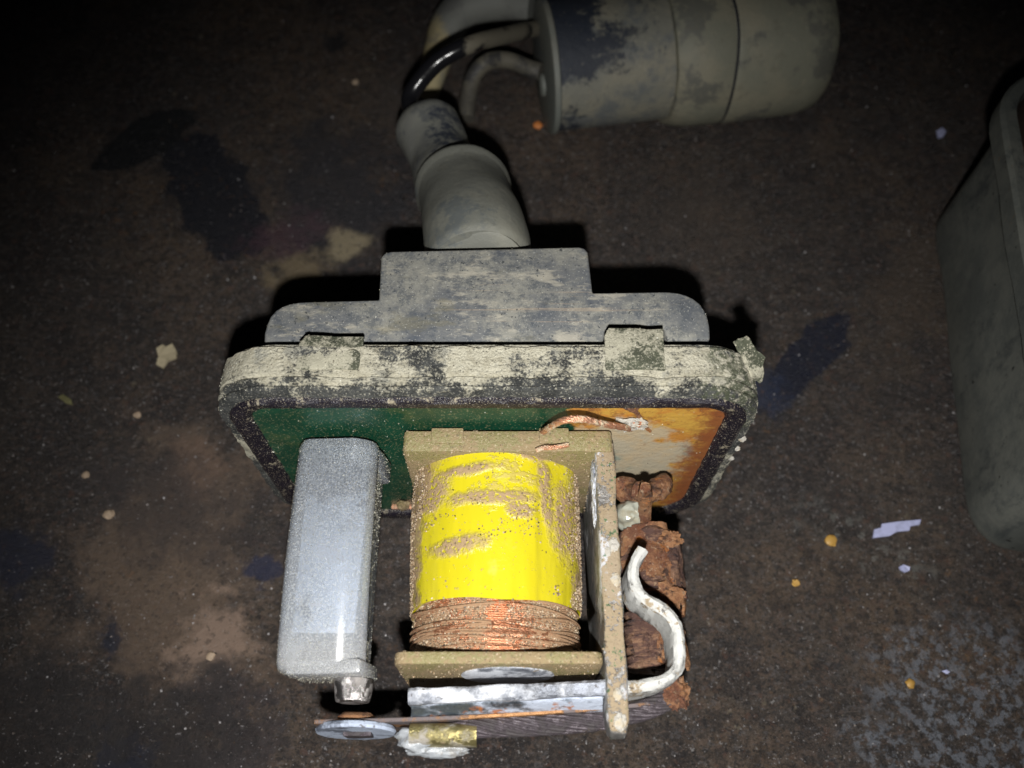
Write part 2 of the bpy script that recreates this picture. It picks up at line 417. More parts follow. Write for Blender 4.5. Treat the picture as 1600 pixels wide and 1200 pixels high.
# sand clings to the flanks of the coil
pm = m.op('MAXIMUM', pm, m.mul(m.step(m.add(m.add(m.facing(0), m.step(m.axis(1), -1.6, -.6, .17, 0)), m.mul(m.op('SUBTRACT', m.noise(4, 6, .7), .5), .6)), -.68, -.82), m.step(g, .30, .42)))
pm = m.op('MAXIMUM', pm, m.mul(m.step(m.add(m.facing(0), m.mul(m.op('SUBTRACT', m.noise(4, 6, .7), .5), .5)), .84, .96), m.step(g, .30, .42)))
pm = m.op('MAXIMUM', pm, m.mul(m.step(m.noise(24, 3, .6), .66, .71), .45))
f = m.over((.34, .235, .13), pm)
m.over((.10, .07, .04), m.mul(pm, m.step(m.noise(34, 2), .60, .66)), .8)
m.over((.56, .50, .13), m.step(m.noise(2.4, 4, .6, (1, 1, .5)), .60, .70), .35)
TAPE = m.fin(m.add(m.mul(f, .6), .24), 0, m.add(m.add(m.mul(f, 1.0), m.mul(f, m.noise(30, 4, .7))), m.mul(m.noise(2.6, 3, .5, (1, .35, 1)), 2.2)), .45, .035)

m = M('sanded_copper_wire'); m.base((.62, .31, .18))
f = m.over((.32, .20, .115), m.step(m.add(m.sub_(m.noise(3, 7, .7, (.6, 1.6, 1)), m.mul(m.blob((.16, -1.85, 2.8), (.18, .6, .5), 0, .5, .3, 3), .14)), m.mul(m.op('SUBTRACT', m.noise(30, 3), .5), .5)), .42, .49), .95)
m.over((.07, .03, .02), m.step(m.noise(24, 3), .63, .68), .7)
COP = m.fin(m.add(m.mul(f, .5), .3), m.mul(m.op('SUBTRACT', 1, f), .85), m.noise(30, 5, .7), .7, .02)
m = M('sanded_bobbin_plastic'); m.base((.22, .19, .085))
f = m.over((.26, .19, .105), m.step(m.add(m.noise(3, 6, .7), m.mul(m.op('SUBTRACT', m.noise(30, 3), .5), .6)), .42, .55), .9)
m.over((.45, .37, .25), m.step(m.noise(44, 2), .60, .66), .6)
m.over((.10, .08, .05), m.step(m.noise(28, 2), .62, .68), .6)
BOB = m.fin(m.add(m.mul(f, .4), .4), 0, m.noise(32, 4, .7), .7, .03)
def corroded(name, metal_c, cor_c, lo, hi, sc=2.2, sand=.6, rust=None, green=False, met=.7, rough=.45, tf=0):
    m = M(name); m.base(metal_c)
    m.over(tuple(c*.5 for c in metal_c), m.step(m.noise(3, 6, .7), .5, .65), .7)
    f = m.over(cor_c, m.step(m.noise(sc, 8, .68), lo, hi), .93)
    f2 = m.over((.28, .21, .125), m.step(m.add(m.add(m.noise(sc*1.3, 6, .7), m.mul(m.op('SUBTRACT', m.noise(30, 3), .5), .4)), m.step(m.facing(2), .2, .8, -tf, 0)), sand, sand+.06), .9)
    f3 = f2
    if rust: f3 = m.over((.42, .13, .02), m.step(m.noise(sc*1.2, 7, .7), rust, rust+.07), .9)
    if green: m.over((.05, .12, .05), m.step(m.noise(15, 4, .7), .59, .64), .85)
    m.over((.06, .045, .035), m.step(m.noise(18, 4, .6), .64, .69), .8)
    a = m.op('MAXIMUM', m.op('MAXIMUM', f, f2), f3)
    return m.fin(m.add(m.mul(a, .35), rough), m.mul(m.op('SUBTRACT', 1, a), met), m.add(m.mul(a, .7), m.noise(18, 6, .7)), .6, .03)
YOKE = corroded('dusty_steel_yoke', (.30, .29, .28), (.48, .48, .50), .50, .58, 1.9, .38, green=True, tf=.25)
ARM = corroded('white_corroded_steel', (.30, .32, .37), (.60, .62, .67), .40, .54, 2.6, .64, rust=.67)
BACK = corroded('blued_steel_leaf', (.15, .19, .23), (.50, .55, .66), .42, .58, 2.4, .72, rust=.57, met=.7, rough=.35)
SPR = corroded('crusted_white_spring', (.24, .24, .235), (.52, .52, .50), .37, .50, 3, .57, rust=.70, met=.3, rough=.55)
LEAF = corroded('copper_leaf_spring', (.42, .22, .10), (.11, .10, .11), .44, .54, 2.4, .66)
CLIP = corroded('brass_clip', (.40, .34, .15), (.30, .28, .26), .48, .60, 3, .64, met=.8, rough=.28)
CHR = corroded('worn_contact_metal', (.42, .40, .40), (.24, .22, .21), .46, .6, 4, .62, met=.95, rough=.22)
DISC = corroded('blue_white_contact', (.22, .25, .32), (.42, .48, .60), .40, .52, 3, .70, met=.5)
BRD = corroded('oxidised_braid', (.085, .07, .08), (.045, .038, .04), .45, .6, 6, .72, met=.3, rough=.35)
RUST = M('wet_rust'); m = RUST; m.base((.16, .065, .035))
m.over((.34, .17, .08), m.step(m.noise(3.5, 7, .7), .42, .56), .9)
m.over((.55, .18, .03), m.step(m.noise(4, 6, .7), .58, .66), .8)
m.over((.035, .018, .016), m.step(m.noise(6, 6, .7), .54, .64), .85)
m.over((.45, .33, .22), m.step(m.noise(22, 4, .7), .58, .66), .7)
RUST = m.fin(m.step(m.noise(8, 4), .4, .6, .30, .85), 0, m.noise(12, 8, .75), 1.0, .06)
RUSTD = M('dark_rust'); m = RUSTD; m.base((.09, .045, .035))
m.over((.27, .15, .09), m.step(m.noise(3.5, 7, .7, (1, 3, 1)), .45, .6), .9)
m.over((.5, .13, .02), m.step(m.noise(3, 5, .7), .64, .68), .9)
m.over((.02, .014, .018), m.step(m.noise(5, 6, .7, (1, 4, 1)), .54, .64), .85)
m.over((.35, .24, .15), m.step(m.noise(16, 4, .7), .60, .66), .7)
RUSTD = m.fin(m.step(m.noise(8, 4), .4, .6, .35, .85), 0, m.noise(9, 8, .75), 1.0, .06)
LEAD = corroded('copper_strand', (.72, .38, .24), (.55, .48, .34), .50, .6, 4, .62, met=.7, rough=.35)
CRUST = M('pale_crust'); CRUST.base((.42, .40, .36)); CRUST.over((.45, .38, .27), CRUST.step(CRUST.noise(6, 6, .7), .5, .6), .9); CRUST.over((.50, .16, .06), CRUST.step(CRUST.noise(9, 3), .66, .7)); CRUST = CRUST.fin(.6, 0, CRUST.noise(16, 6, .7), .8, .04)
m = M('milky_glass'); m.base((.33, .34, .29)); m.over((.22, .18, .11), m.step(m.noise(4, 5), .5, .65), .6)
MILK = m.fin(.22, 0, m.noise(5, 4), .2, .03)
m = M('glassy_flux'); m.base((.55, .58, .62)); m.over((.35, .33, .30), m.step(m.noise(8, 5, .7), .5, .62), .7)
m.b.inputs['Transmission Weight'].default_value = .45; FLUX = m.fin(.2, 0, m.noise(7, 6, .7), .6, .04)

m = M('frosted_plastic'); m.base((.70, .76, .85)); m.over((.92, .94, .97), m.step(m.add(m.axis(1), m.mul(m.noise(3, 4), .3)), -1.55, -2.0), .9)
f = m.over((.38, .38, .36), m.step(m.add(m.noise(60, 3, .6), m.mul(m.noise(1.2, 4), .25)), .64, .74), .5)
m.over((.62, .63, .66), m.step(m.noise(80, 2, .5), .62, .72), .5)
m.over((.20, .22, .26), m.mul(m.step(m.noise(60, 3, .6), .44, .66), m.step(m.add(m.axis(1), m.mul(m.noise(2, 5), .8)), -1.3, .0)), .75)
m.L(m.step(f, 0, 1, .76, .25), m.b.inputs['Transmission Weight'])
m.b.inputs['IOR'].default_value = 1.35; m.b.inputs['Coat Weight'].default_value = 1; m.b.inputs['Coat Roughness'].default_value = .20
PLA = m.fin(m.step(m.noise(4, 4), .3, .7, .16, .30), 0, m.add(m.mul(m.noise(60, 3, .7), .4), m.noise(3, 4)), .3, .008)
m = M('brushed_inner_metal'); m.base((.66, .72, .84))
m.over((.05, .065, .10), m.step(m.add(m.noise(2.2, 5, .6), m.step(m.axis(1), -1.3, -.3, -.12, .16)), .5, .60), .95)
m.over((.66, .70, .80), m.step(m.noise(3, 5, .6, (9, .6, 1), rot=(0, 0, .5)), .60, .68), .5)
INM = m.fin(.35, .6, m.noise(6, 5, .6, (12, .6, 1)), .2, .02)

m = M('dark_painted_cover'); m.base((.10, .108, .10))
m.over((.16, .165, .145), m.step(m.noise(.8, 9, .75), .42, .62), .85)
m.over((.04, .047, .05), m.step(m.noise(1.4, 8, .75, (2, 1, .6)), .52, .66), .7)
m.over((.17, .17, .15), m.step(m.noise(2.4, 4, .6, (1, 1, 7)), .60, .68), .35)
m.over((.01, .01, .01), m.step(m.noise(9, 4, .6), .66, .69), .8)
m.over((.20, .12, .06), m.mul(m.step(m.noise(7, 6, .75), .64, .68), m.step(m.axis(2), 1.6, 2.3)), .7)
COV = m.fin(.62, 0, m.noise(8, 6, .7), .25, .03)
COVI = M('rusty_cover_inside'); COVI.base((.03, .02, .015)); COVI.over((.16, .08, .04), COVI.step(COVI.noise(4, 6, .7), .52, .62), .8); COVI = COVI.fin(.7, 0, COVI.noise(8, 6), .6, .05)

def grain_mat(name, a, b, c):
    m = M(name)
    g = m.n.new('ShaderNodeNewGeometry'); r = m.n.new('ShaderNodeValToRGB')
    e = r.color_ramp.elements; e[0].color = col(a); e[0].position = 0; e[1].color = col(b); e[1].position = .6
    for p, cc in ((.975, c), (.10, (.05, .035, .025))):
        x = e.new(p); x.color = col(cc)
    m.L(g.outputs['Random Per Island'], r.inputs[0]); m.c = r.outputs[0]
    return m.fin(.55, 0)
GR = grain_mat('sand_grains', (.20, .135, .075), (.33, .225, .13), (.50, .42, .31))
GRD = grain_mat('pale_dust_grains', (.22, .20, .15), (.36, .34, .26), (.58, .57, .50))
GRF = grain_mat('floor_grit', (.03, .022, .02), (.10, .075, .06), (.40, .39, .40))
def flat(name, c, r=.6):
    m = M(name); m.base(c); m.over(tuple(k*.6 for k in c), m.step(m.noise(9, 5, .7), .5, .65), .5); return m.fin(r, 0, m.noise(14, 5), .3, .02)

# ================================================================== FLOOR
bm = bmesh.new()
vs = [bm.verts.new(p) for p in ((-60, -40, 0), (60, -40, 0), (60, 80, 0), (-60, 80, 0))]
bm.faces.new(vs)
fl = obj('floor', bm, MF); fl['kind'] = 'structure'

def grains(bm, p, r):
    q = [Vector((random.gauss(0, 1), random.gauss(0, 1), random.gauss(0, 1))).normalized()*r*random.uniform(.7, 1.3) for _ in range(3)]
    a = Vector((random.uniform(-1, 1), random.uniform(-1, 1), random.uniform(-1, 1))).normalized(); b = a.orthogonal().normalized(); c = a.cross(b)
    v = [bm.verts.new(p + d) for d in (a*r*1.2, b*r, -.5*b*r+.87*c*r, -.5*b*r-.87*c*r, -a*r*.9)]
    for i, j in ((1, 2), (2, 3), (3, 1)):
        bm.faces.new((v[0], v[i], v[j])); bm.faces.new((v[4], v[j], v[i]))
def scatter(objs, name, mat, n, rmin, rmax, parent, keep=None):
    """small grains lying on the camera-side surfaces of parts"""
    import bisect
    F_, A = [], []; tot = 0
    for o in objs:
        me = o.data; off = world_loc(o)
        me.calc_loop_triangles()
        for t in me.loop_triangles:
            if t.normal.z < -.1 and t.normal.y > -.2: continue
            a, b, c = [me.vertices[i].co + off for i in t.vertices]
            tot += t.area; A.append(tot); F_.append((a, b, c, t.normal.copy()))
    bm = bmesh.new(); k = 0; tries = 0
    while k < n and tries < n*8:
        tries += 1
        a, b, c, nn = F_[bisect.bisect(A, random.uniform(0, tot*.99999))]
        u, v = random.random(), random.random()
        if u+v > 1: u, v = 1-u, 1-v
        p = a + (b-a)*u + (c-a)*v
        if keep and random.random() > keep(p, nn): continue
        r = rmin + (rmax-rmin)*random.random()**3
        grains(bm, p + nn*r*.35, r); k += 1
    return obj(name, bm, mat, parent, stuff=True, sharp=20)
def clump(p, s, seed=0): return noise.noise(p*s + Vector((seed, 0, 0))) + .5*noise.noise(p*s*2.7+Vector((0, seed, 0)))

# ================================================================== RELAY
RO = (-.2, 3.5, 0)
relay = empty('relay', RO, 'opened dirty relay with yellow taped coil standing upright on the concrete floor', 'relay')
PX0, PX1, PZ0, PZ1, PR, YP = -2.80, 2.35, .02, 3.6, .60, 3.5
# base rim: ribbed ring
bm = bmesh.new()
prof = [(.0, 4.00), (.0, 3.80), (.0, 3.735), (.035, 3.72), (.035, 3.70), (.0, 3.685), (.0, 3.655), (.045, 3.64), (.045, 3.615), (.015, 3.60), (.02, 3.565), (.06, 3.545), (.13, 3.54), (.13, 3.60), (.30, 3.62), (.30, 3.98), (.04, 4.02)]
ring_sweep(bm, PX0, PX1, PZ0, PZ1, PR, prof, 14, 90)
rough(bm, .018, 5); rough(bm, .010, 17)
rim = obj('base_rim', bm, RIM, relay)
bm = bmesh.new()
ring_sweep(bm, PX0, PX1, PZ0, PZ1, PR, [(.115, 3.58), (.125, 3.52), (.16, 3.495), (.26, 3.50), (.31, 3.53), (.33, 3.56), (.33, 3.60)], 14, 60, closed=False)
rough(bm, .008, 7)
seal = obj('rubber_seal', bm, SEAL, relay)
bm = bmesh.new()
pts = rrect(PX0+.32, PX1-.32, PZ0+.32, PZ1-.32, PR-.30, 10, 30, RB-.30)
prism(bm, [(a, 3.555, b) for a, b in pts], Vector((0, .16, 0)), 0)
pcb = obj('circuit_board', bm, PCB, relay)
bm = bmesh.new()
pts = rrect(PX0+.05, PX1-.05, PZ0+.05, PZ1-.06, PR-.05, 10, 10, RB-.05)
prism(bm, [(a, 3.99, b) for a, b in pts], Vector((0, .07, 0)), 0.01)
obj('back_plate', bm, RIM, relay)
# crack ridge and torn crust on the corroded corner of the board
bm = bmesh.new()
ck = [at(p, q, y=3.545) for p, q in ((975, 634), (992, 643), (1000, 652), (1010, 668), (1016, 674))]
tube(bm, spline(ck, 5), lambda t: .028*(1-.5*t), 8, jitter=.3)
ck = [at(p, q, y=3.54) for p, q in ((992, 645), (1000, 633))]
tube(bm, ck, .014, 6)
obj('cracked_crust', bm, RUST, relay)
# retaining tabs bent over the rear housing
def tab(p0, p1, pf, bend):
    bm = bmesh.new()
    a, b = at(p0, 540, h=7.07).x, at(p1, 540, h=7.07).x
    prism(bm, [(a, 3.76, 3.58), (b-.02, 3.76, 3.58), (b, pf, 3.57+bend), (a+.05, pf+.01, 3.57+bend), (a, pf-.08, 3.57+bend)], Vector((0, 0, .045)), .012)
    sub(bm, 3); rough(bm, .012, 8)
    return obj('retaining_tab', bm, TABM, relay)
TABM = dusty('dusty_olive_metal', (.05, .055, .035), (.40, .38, .295), .42, .54, 2.6, .62, grain=40, dark=(.02, .02, .02))
tabs = [tab(465, 566, 4.13, -.04), tab(945, 1040, 4.20, -.02)]
# torn flap at the right shoulder of the rim
bm = bmesh.new()
fp = [at(p, q, y=yy) for p, q, yy in ((1148, 541, 4.02), (1146, 533, 4.06), (1160, 529, 4.06), (1172, 540, 4.04), (1176, 552, 4.0), (1188, 562, 3.95), (1186, 600, 3.8), (1172, 590, 3.8), (1160, 566, 3.9))]
prism(bm, fp, Vector((.03, 0, .05)), .008); sub(bm, 2); rough(bm, .03, 9)
obj('torn_flap', bm, TABM, relay)

# rear housing
HH = 7.40
ol = [(412, 541), (413, 520), (417, 506), (422, 494), (431, 484), (441, 478), (452, 474), (466, 471.5), (484, 470.5), (592, 468), (595, 402), (600, 395), (610, 392), (905, 385), (914, 387), (919, 394), (926, 457), (1040, 455), (1058, 456.5), (1072, 460), (1084, 466), (1094, 474), (1101, 484), (1106, 496), (1109, 510), (1110, 530), (1042, 533), (1038, 511), (946, 514), (942, 536), (569, 546), (563, 524), (478, 528), (464, 542)]
P = [at(a, b, h=HH) for a, b in ol]
bm = bmesh.new()
prism(bm, [Vector((p.x, p.y, .35)) for p in P], Vector((0, 0, CAMH-HH-.35)), .028, 3)
hou = obj('rear_housing', bm, HOUS, relay)
# flexible boots behind the housing
bc = [Vector((-.35, 5.44, 2.80)), Vector((-.38, 5.75, 2.74)), Vector((-.46, 6.25, 2.55)), Vector((-.56, 6.75, 2.30)), Vector((-.62, 7.10, 2.16))]
sp = spline(bc, 6)
bm = bmesh.new()
rr = [.50, .555] + [.585]*3
rr = [.52, .55, .56] + [.565 + .02*math.sin(i*.35) for i in range(len(sp)-3)]
rr[-1] = .44; rr[-2] = .55; rr[-3] = .585; rr[-4] = .59
tube(bm, sp, rr, 40)
rough(bm, .02, 1.5)
b1 = obj('cable_boot', bm, BOOT, relay)
bm = bmesh.new()
lathe(bm, (-.345, 5.37, 2.84), (0, 1, -.35), [(0, .30), (.0, .46), (.02, .50), (.05, .505), (.10, .48)], 48)
obj('boot_collar', bm, BOOT, b1)
bc = [Vector((-.74, 6.95, 2.18)), Vector((-.82, 7.45, 1.97)), Vector((-.98, 7.95, 1.85)), Vector((-1.16, 8.42, 1.82))]
sp = spline(bc, 7)
bm = bmesh.new()
rr = [.43+.02*math.sin(i*.4) for i in range(len(sp))]; rr[-1] = .37; rr[-2] = .42
tube(bm, sp, rr, 36); rough(bm, .03, 1.6)
obj('cable_boot', bm, BOOT2, relay, 'worn grey rubber boot with a bare black patch')

# ---------------- coil
AX, AZ, CR = -.16, CAMH-8.75, .84
coil = bpy.data.objects.new('coil', None); C.objects.link(coil); coil.parent = relay; coil.location = (0, 0, 0)
bm = bmesh.new()      # bobbin with its two flanges
def flange(bm, x0, x1, y0, y1, z0, z1, r=.06):
    prism(bm, [(a, y0, b) for a, b in rrect(x0, x1, z0, z1, r, 4, 2)], Vector((0, y1-y0, 0)), .022, 2)
flange(bm, -1.02, .79, 1.31, 1.42, 1.0, CAMH-7.86, .10)
fr_ = obj('bobbin_flange', bm, BOB, coil)
bm = bmesh.new()
flange(bm, -1.05, .97, 3.28, 3.50, 1.0, CAMH-7.86, .05)
fb_ = obj('bobbin_flange', bm, BOB, coil)
OLV = flat('olive_plastic', (.22, .19, .07), .4)
for a, b in ((-.78, -.47), (.26, .55)):      # raised lugs on the back flange
    bm = bmesh.new(); box(bm, a, b, 3.36, 3.52, 2.82, 2.858, .012); obj('flange_lug', bm, BOB, fb_)
bm = bmesh.new()
lathe(bm, (AX, 1.40, AZ), (0, 1, 0), [(0, .4), (1.95, .4)], 24)
obj('coil_core', bm, ARM, coil)
# tape: overlapping wrap with a loose end, slightly out of round
bm = bmesh.new()
seg, nl = 150, 44; rings = []
for j in range(nl+1):
    y = 1.90 + (3.30-1.90)*j/nl; ring = []
    for k in range(seg):
        a = 2*math.pi*k/seg
        r = CR - .028*(max(0, 2.75-y)/.8)**1.7 + .018*noise.noise(Vector((math.cos(a)*1.6, y*1.1, math.sin(a)*1.6)))
        r += .018*max(0, math.cos(2*(a-math.pi/4)))**3*0
        dx = a - R(62); r += .022*(1/(1+math.exp(-dx*90)))*(1 if dx < 1 else max(0, 1-(dx-1)))   # end of the wrap
        r += .010*noise.noise(Vector((a*9, y*1.3, 0)))*(.4+abs(noise.noise(Vector((a*2, y, 5)))))
        yy = y + (.02*math.sin(a*3+1) if j == 0 else 0) + (.015*noise.noise(Vector((a*3, 0, 0))) if j < 2 else 0)
        ring.append(bm.verts.new((AX+r*1.01*math.cos(a), yy, AZ+r*math.sin(a))))
    rings.append(ring)
inner = [bm.verts.new((AX+(v.co.x-AX)*.965, v.co.y+.005, AZ+(v.co.z-AZ)*.965)) for v in rings[0]]
rings.insert(0, inner)
for a, b in zip(rings, rings[1:]):
    for k in range(seg): bm.faces.new((a[k], a[(k+1) % seg], b[(k+1) % seg], b[k]))
tape = obj('insulating_tape', bm, TAPE, coil, sharp=60)
# copper wire turns
bm = bmesh.new()
prof = []; d = .02; y = 1.425
import itertools
rows = []
while y < 1.98:
    rows.append(y); y += d
seg = 110; ringsc = []
for i, y in enumerate(rows):
    for s, dr in ((-.4, -.007), (-.15, .001), (.1, .002), (.35, -.004)):
        ring = []
        for k in range(seg):
            a = 2*math.pi*k/seg
            lay = .05*(1-abs(y-1.63)*1.0)*.5 - .03*(y < 1.49)
            r = CR - .068 + lay + dr + .012*noise.noise(Vector((a*2.2, y*5, 3)))
            ring.append(bm.verts.new((AX+r*math.cos(a), y+s*d+.035*noise.noise(Vector((a*1.8, y*2, 0))), AZ+r*math.sin(a))))
        ringsc.append(ring)
for a, b in zip(ringsc, ringsc[1:]):
    for k in range(seg): bm.faces.new((a[k], a[(k+1) % seg], b[(k+1) % seg], b[k]))
wind = obj('copper_winding', bm, COP, coil, sharp=80)
bm = bmesh.new()      # stray turns crossing the layer
for s in range(9):
    y0 = random.uniform(1.48, 1.9); sl = random.uniform(-.05, .05)
    pts = [Vector((AX+(CR-.022-.008*(s % 2))*math.cos(a), y0+sl*(a-1.5)+.02*math.sin(a*3+s), AZ+(CR-.022)*math.sin(a))) for a in [R(8+164*i/40) for i in range(41)]]
    tube(bm, pts, .010, 6)
obj('stray_turns', bm, COP, wind, stuff=True)
# core end showing in front of the flange
bm = bmesh.new()
lathe(bm, (AX+.12, 1.288, CAMH-8.42), (0, 1, 0), [(0, .40), (.012, .425), (.05, .425)], 40)
obj('pole_face', bm, ARM, coil)

# ---------------- yoke: upright plate along the coil with a tongue in front
bm = bmesh.new()
YZ = CAMH-7.88
side = [(3.40, YZ), (.86, YZ-.005), (.76, YZ-.05), (.72, YZ-.16), (.76, YZ-.30), (.86, YZ-.36), (1.28, YZ-.40), (1.30, YZ-1.55), (3.40, YZ-1.75)]
prism(bm, [(.80, y, z) for y, z in side], Vector((.185, 0, 0)), .03, 3)
bmesh.ops.subdivide_edges(bm, edges=[e for e in bm.edges if e.calc_length() > .3], cuts=24, use_grid_fill=True)
for v in bm.verts:
    if v.co.y < 1.0:
        k = math.sqrt(max(0, 1-((1.0-v.co.y)/.31)**2))*.55+.45; v.co.x = .8925+(v.co.x-.8925)*k
rough(bm, .014, 6); rough(bm, .010, 19)
yoke = obj('yoke', bm, YOKE, relay)
lumps('white_crust', [((.792, 3.10, 2.60), (.025, .17, .10), .4, 4, 4, 1), ((.792, 2.80, 2.55), (.02, .16, .08), .4, 4, 4, 5)], ARM, yoke)
lumps('white_crust', [(at(p, q, h=7.87), (r, r*1.4, r*.5), .5, 5, 3, p) for p, q, r in ((969, 1128, .05), (965, 1085, .035), (959, 850, .045), (950, 862, .03), (962, 905, .04))], CRUST, yoke)

# ---------------- armature and its hinge spring
bm = bmesh.new()
a0, a1 = at(638, 1088, h=7.97), at(948, 1074, h=7.97)
pp = [a0 + (a1-a0)*t/20 for t in range(21)] + [Vector((.86, a1.y+.02, 0)), Vector((1.0, a1.y+.03, 0))]
strip(bm, pp, .125, CAMH-8.55, CAMH-7.97, .02); rough(bm, .012, 8); rough(bm, .006, 23)
arm = obj('armature', bm, ARM, relay)
bm = bmesh.new()
sp = spline([at(p, q, h=7.97) for p, q in ((975, 1074), (1000, 1072), (1028, 1067), (1050, 1056), (1061, 1036), (1061, 1003), (1056, 976), (1040, 955), (1016, 940), (998, 925), (990, 903), (992, 880), (1005, 858))], 7)
strip(bm, sp, .10, CAMH-8.50, CAMH-7.94, .03); sub(bm, 1); rough(bm, .010, 6); rough(bm, .006, 19)
spr = obj('hinge_spring', bm, SPR, relay)

# ---------------- contact leaf, contacts, clip and braid
bm = bmesh.new()
l0, l1 = at(492, 1128, h=8.28), at(1048, 1096, h=8.2)
pp = [l0 + (l1-l0)*t/30 + Vector((0, -.03*math.sin(math.pi*t/30), 0)) for t in range(31)]
strip(bm, pp, .035, CAMH-8.7, CAMH-8.26, .006)
leaf = obj('contact_leaf', bm, LEAF, relay)
bm = bmesh.new()
bl = [at(642, 1102, h=8.06), at(942, 1090, h=8.06), at(942, 1112, h=8.3), at(642, 1122, h=8.3)]
prism(bm, bl, Vector((0, .05, -.03)), .008); sub(bm, 4); rough(bm, .012, 6)
obj('backing_leaf', bm, BACK, leaf)
bm = bmesh.new()
lathe(bm, (-1.40, .87, CAMH-8.50), (0, -1, .06), [(0, .30), (.0, .345), (.03, .36), (.055, .35)], 36)
disc = obj('contact_disc', bm, DISC, leaf)
bm = bmesh.new(); box(bm, -1.50, -1.25, .785, .83, CAMH-8.60, CAMH-8.40, .01); obj('rivet_head', bm, BRD, disc)
bm = bmesh.new()
lathe(bm, (-1.40, .88, CAMH-8.48), (0, 1, 0), [(0, .16), (.07, .17), (.10, .13)], 28); rough(bm, .012, 9)
obj('moving_contact', bm, RUST, leaf)
bm = bmesh.new()
lathe(bm, (-1.44, 1.075, CAMH-8.44), (0, 1, 0), [(-.005, .13), (0, .15), (.03, .16), (.15, .18), (.19, .18)], 32)
obj('fixed_contact', bm, CHR, relay)
bm = bmesh.new()      # folded brass clip round the braid end
CY, CZ = .79, CAMH-8.38
cx0, cx1 = at(640, 1140, h=8.3).x, at(745, 1140, h=8.3).x
pr = []
for a in range(0, 215, 12): pr.append((CY+.10*math.cos(R(a+8)), CZ+.14*math.sin(R(a+8))))
pr2 = [(y*1, z) for y, z in pr]
out = [bm.verts.new((cx0, y, z)) for y, z in pr]; out2 = [bm.verts.new((cx1, y-.0, z)) for y, z in pr]
inn = [bm.verts.new((cx0, CY+(y-CY)*.85, CZ+(z-CZ)*.87)) for y, z in pr]; inn2 = [bm.verts.new((cx1, CY+(y-CY)*.85, CZ+(z-CZ)*.87)) for y, z in pr]
for k in range(len(pr)-1):
    bm.faces.new((out[k], out[k+1], out2[k+1], out2[k])); bm.faces.new((inn[k+1], inn[k], inn2[k], inn2[k+1]))
    bm.faces.new((out2[k], out2[k+1], inn2[k+1], inn2[k])); bm.faces.new((out[k+1], out[k], inn[k], inn[k+1]))
obj('braid_clip', bm, CLIP, relay)
lumps('flux_lump', [((-.83, .76, CAMH-8.42), (.19, .11, .13), .3, 2, 4, 2), ((-.66, .68, CAMH-8.48), (.28, .07, .09), .25, 2.5, 4, 5)], FLUX, relay)
# braid: strands twisted round each other
bp = spline([Vector((-.60, .79, CAMH-8.40)), at(745, 1137, h=8.36), at(830, 1134, h=8.36), at(930, 1126, h=8.36), at(1005, 1110, h=8.34), at(1050, 1090, h=8.3)], 14)
frm = frames(bp); bm = bmesh.new()
for s in range(22):
    ph = 2*math.pi*s/22; rad = .062 if s % 2 else .074
    tube(bm, [p + (n*math.cos(ph+i*.13)*rad + b*math.sin(ph+i*.13)*rad) for i, (p, (t, n, b)) in enumerate(zip(bp, frm))], .016, 6)
tube(bm, bp, .055, 10)
obj('copper_braid', bm, BRD, relay, stuff=True)
lumps('rusted_terminal', [(at(1056, 1083, h=8.25), (.11, .13, .12), .45, 4, 4, 1)], RUST, relay)

# ---------------- plastic covered contact arm to the left
cover = bpy.data.objects.new('plastic_housing', None); C.objects.link(cover); cover.parent = relay; cover.location = (0, 0, 0)
bm = bmesh.new()
SX0, SX1, SZ = -2.12, -1.32, CAMH-7.98
def sec(x0, x1, z0, z1, r, y):
    out = []
    for a, b in rrect(x0, x1, z0, z1, r, 6, 12):
        if b > z1-.15:   # the upper side is roofed: a ridge three quarters across
            t = (a-x0)/(x1-x0); b -= .05*(.72-t) if t < .72 else .30*(t-.72)
        if b > (z0+z1)/2: b += .03-.17*(max(0, 2.5-y)/1.2)**1.6
        out.append((a, y, b))
    return out
rows = [(1.30, .05), (1.33, .01), (1.38, 0), (1.5, 0), (1.6, 0), (1.7, 0), (1.8, 0), (1.9, 0), (2.0, 0), (2.1, 0), (2.2, 0), (2.35, 0), (2.5, 0), (3.0, 0), (3.40, .0), (3.47, .02)]
L_ = []
for y, ins in rows:
    L_.append([bm.verts.new(p) for p in sec(SX0+ins+.01*(y-1.3), SX1-ins, SZ-.66+ins, SZ-ins+.0, .11, y)])
for a, b in zip(L_, L_[1:]):
    n_ = len(a)
    for k in range(n_): bm.faces.new((a[k], a[(k+1) % n_], b[(k+1) % n_], b[k]))
bm.faces.new(L_[0][::-1]); bm.faces.new(L_[-1])
sh = obj('outer_sleeve', bm, PLA, cover)
bm = bmesh.new()
box(bm, SX0+.13, SX1-.10, 1.62, 3.42, SZ-.50, SZ-.16, .03)
obj('metal_arm', bm, INM, cover)
# end lips reach down and to the right
lips = []
for y0, y1 in ((1.27, 1.40), (3.22, 3.44)):
    bm = bmesh.new(); prism(bm, [(SX0+.10, y0, SZ-.20), (SX1-.02, y0, SZ-.10), (SX1+.03, y0, SZ-.30), (SX1+.07, y0, SZ-.62), (SX0+.16, y0, SZ-.72)], Vector((0, y1-y0, 0)), .03)
    lips.append(obj('end_lip', bm, PLA, cover))

